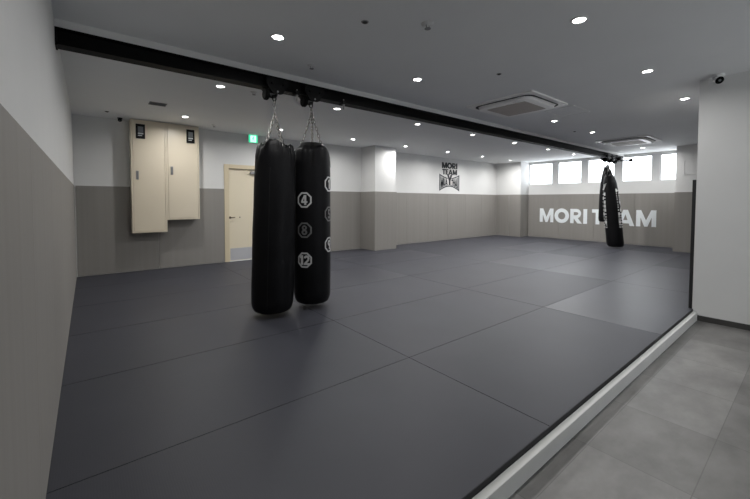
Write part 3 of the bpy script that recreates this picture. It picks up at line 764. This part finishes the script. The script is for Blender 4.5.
def sprinkler(x, y, label, s=1.0):
    t_ = thing('sprinkler_head', label, 'sprinkler', (x, y, H), group='ceiling sprinkler heads')
    bm = bmesh.new(); lathe(bm, [(0, -.012 * s), (.022 * s, -.012 * s), (.03 * s, -.008 * s), (.042 * s, -.004 * s), (.045 * s, 0), (0, 0)], 20); obj('escutcheon', bm, M['white_pl'], t_, True)
    bm = bmesh.new()
    for k in (-1, 1): tube(bm, [(k * .012 * s, 0, -.01 * s), (k * .016 * s, 0, -.022 * s), (0, 0, -.034 * s)], .0035 * s, 6)
    obj('frame_arms', bm, M['steel'], t_, True)
    bm = bmesh.new(); lathe(bm, [(0, -.038 * s), (.022 * s, -.037 * s), (.022 * s, -.034 * s), (0, -.033 * s)], 14); obj('deflector', bm, M['grey_pl'], t_, True)
sprinkler(2.285, 1.855, 'sprinkler head in the ceiling near the top centre of the photo', 1.15)
sprinkler(2.0, 3.21, 'small sprinkler head in the ceiling in front of the beam above the numbered bag')
sprinkler(1.865, 4.49, 'small sprinkler head in the ceiling behind the beam, left of the large plain bag')
sprinkler(2.02, 6.95, 'small sprinkler head in the ceiling to the right of the cream cabinets')
sprinkler(6.37, 4.38, 'small sprinkler head beside a downlight behind the beam at mid room')
def sensor(x, y, label, s=1.0):
    t_ = thing('ceiling_sensor', label, 'sensor', (x, y, H), group='small dark ceiling sensors')
    bm = bmesh.new(); lathe(bm, [(.022 * s, -.004), (.026 * s, -.005), (.03 * s, 0), (.022 * s, 0), (.022 * s, -.004)], 20); obj('sensor_rim', bm, M['grey_pl'], t_, True)
    bm = bmesh.new(); lathe(bm, [(0, -.014 * s), (.012 * s, -.012 * s), (.0215 * s, -.003), (.0215 * s, 0), (0, 0)], 20); obj('sensor_lens', bm, M['slot'], t_, True)
sensor(1.886, 2.147, 'small dark round sensor in the ceiling left of the top centre sprinkler')
sensor(3.724, 2.134, 'small dark round sensor in the ceiling in front of the nearer air conditioner', .9)
sensor(7.795, 3.01, 'tiny dark round sensor in the ceiling between the two air conditioners', .9)
sensor(.43, 6.955, 'tiny dark round sensor in the ceiling near the back left corner', 1.0)

# ---------------------------------------------------------------- dome cameras
def cctv(loc, face, label, body, s=1):
    t_ = thing('security_camera', label, 'security camera', loc, group='ceiling security cameras'); t_.scale = (s, s, s)
    bm = bmesh.new(); lathe(bm, [(0, 0), (.058, 0), (.058, -.018), (.05, -.03), (0, -.03)], 28); obj('camera_base', bm, body, t_, True)
    f = Vector(face).normalized(); c = Vector((0, 0, -.058))
    bm = bmesh.new(); lathe(bm, [(0, -.048), (.02, -.045), (.037, -.032), (.047, -.01), (.048, .008), (.044, .026), (.04, .03), (0, .03)], 28)
    o = obj('camera_ball', bm, body, t_, True); o.location = c; o.rotation_euler = f.to_track_quat('Z', 'Y').to_euler()
    bm = bmesh.new(); lathe(bm, [(0, .036), (.03, .035), (.0395, .031), (.0395, .029), (0, .029)], 28); l = obj('camera_face', bm, M['rubber'], o, True)
    bm = bmesh.new(); lathe(bm, [(0, .043), (.010, .042), (.014, .035), (0, .035)], 16); obj('lens', bm, M['lcd'], o, True)
cctv((5.60, .625, H), (-.75, -.55, -.5), 'white ceiling camera with black face beside the white wall at right', M['white_pl'])
cctv((.62, 7.36, H), (-.2, -1, -.5), 'small black ceiling camera at the back wall left of the cream cabinets', M['black'], .62)

# ================================================================= LIGHT AND CAMERA
w = bpy.data.worlds.new('overcast_sky'); sc.world = w; w.use_nodes = True
bg = w.node_tree.nodes['Background']; bg.inputs['Color'].default_value = (.90, .95, 1, 1); bg.inputs['Strength'].default_value = 6.0

cam = bpy.data.cameras.new('camera'); co = bpy.data.objects.new('camera', cam); C.objects.link(co); sc.camera = co
F, CY, PITCH, ROLL, YAW = 358.387, 213.867, .0358, .0023, .6756
cam.sensor_width = 36; cam.lens = F / 750 * 36; cam.shift_y = -(249.5 - CY) / 750; cam.clip_start = .02; cam.clip_end = 100
fwd = Vector((math.sin(YAW) * math.cos(PITCH), math.cos(YAW) * math.cos(PITCH), -math.sin(PITCH)))
right = Vector((math.cos(YAW), -math.sin(YAW), 0)); up = right.cross(fwd)
r2 = right * math.cos(ROLL) + up * math.sin(ROLL); u2 = -right * math.sin(ROLL) + up * math.cos(ROLL)
m3 = Matrix((r2, u2, -fwd)).transposed()
co.matrix_world = Matrix.Translation((.1642, -.1324, 1.2631)) @ m3.to_4x4()

sc.view_settings.view_transform = 'Standard'; sc.view_settings.look = 'None'
sc.view_settings.gamma = 1; sc.view_settings.use_curve_mapping = False
sc.view_settings.exposure = 0.0
sc.cycles.use_denoising = True
sc.cycles.max_bounces = 10; sc.cycles.diffuse_bounces = 6
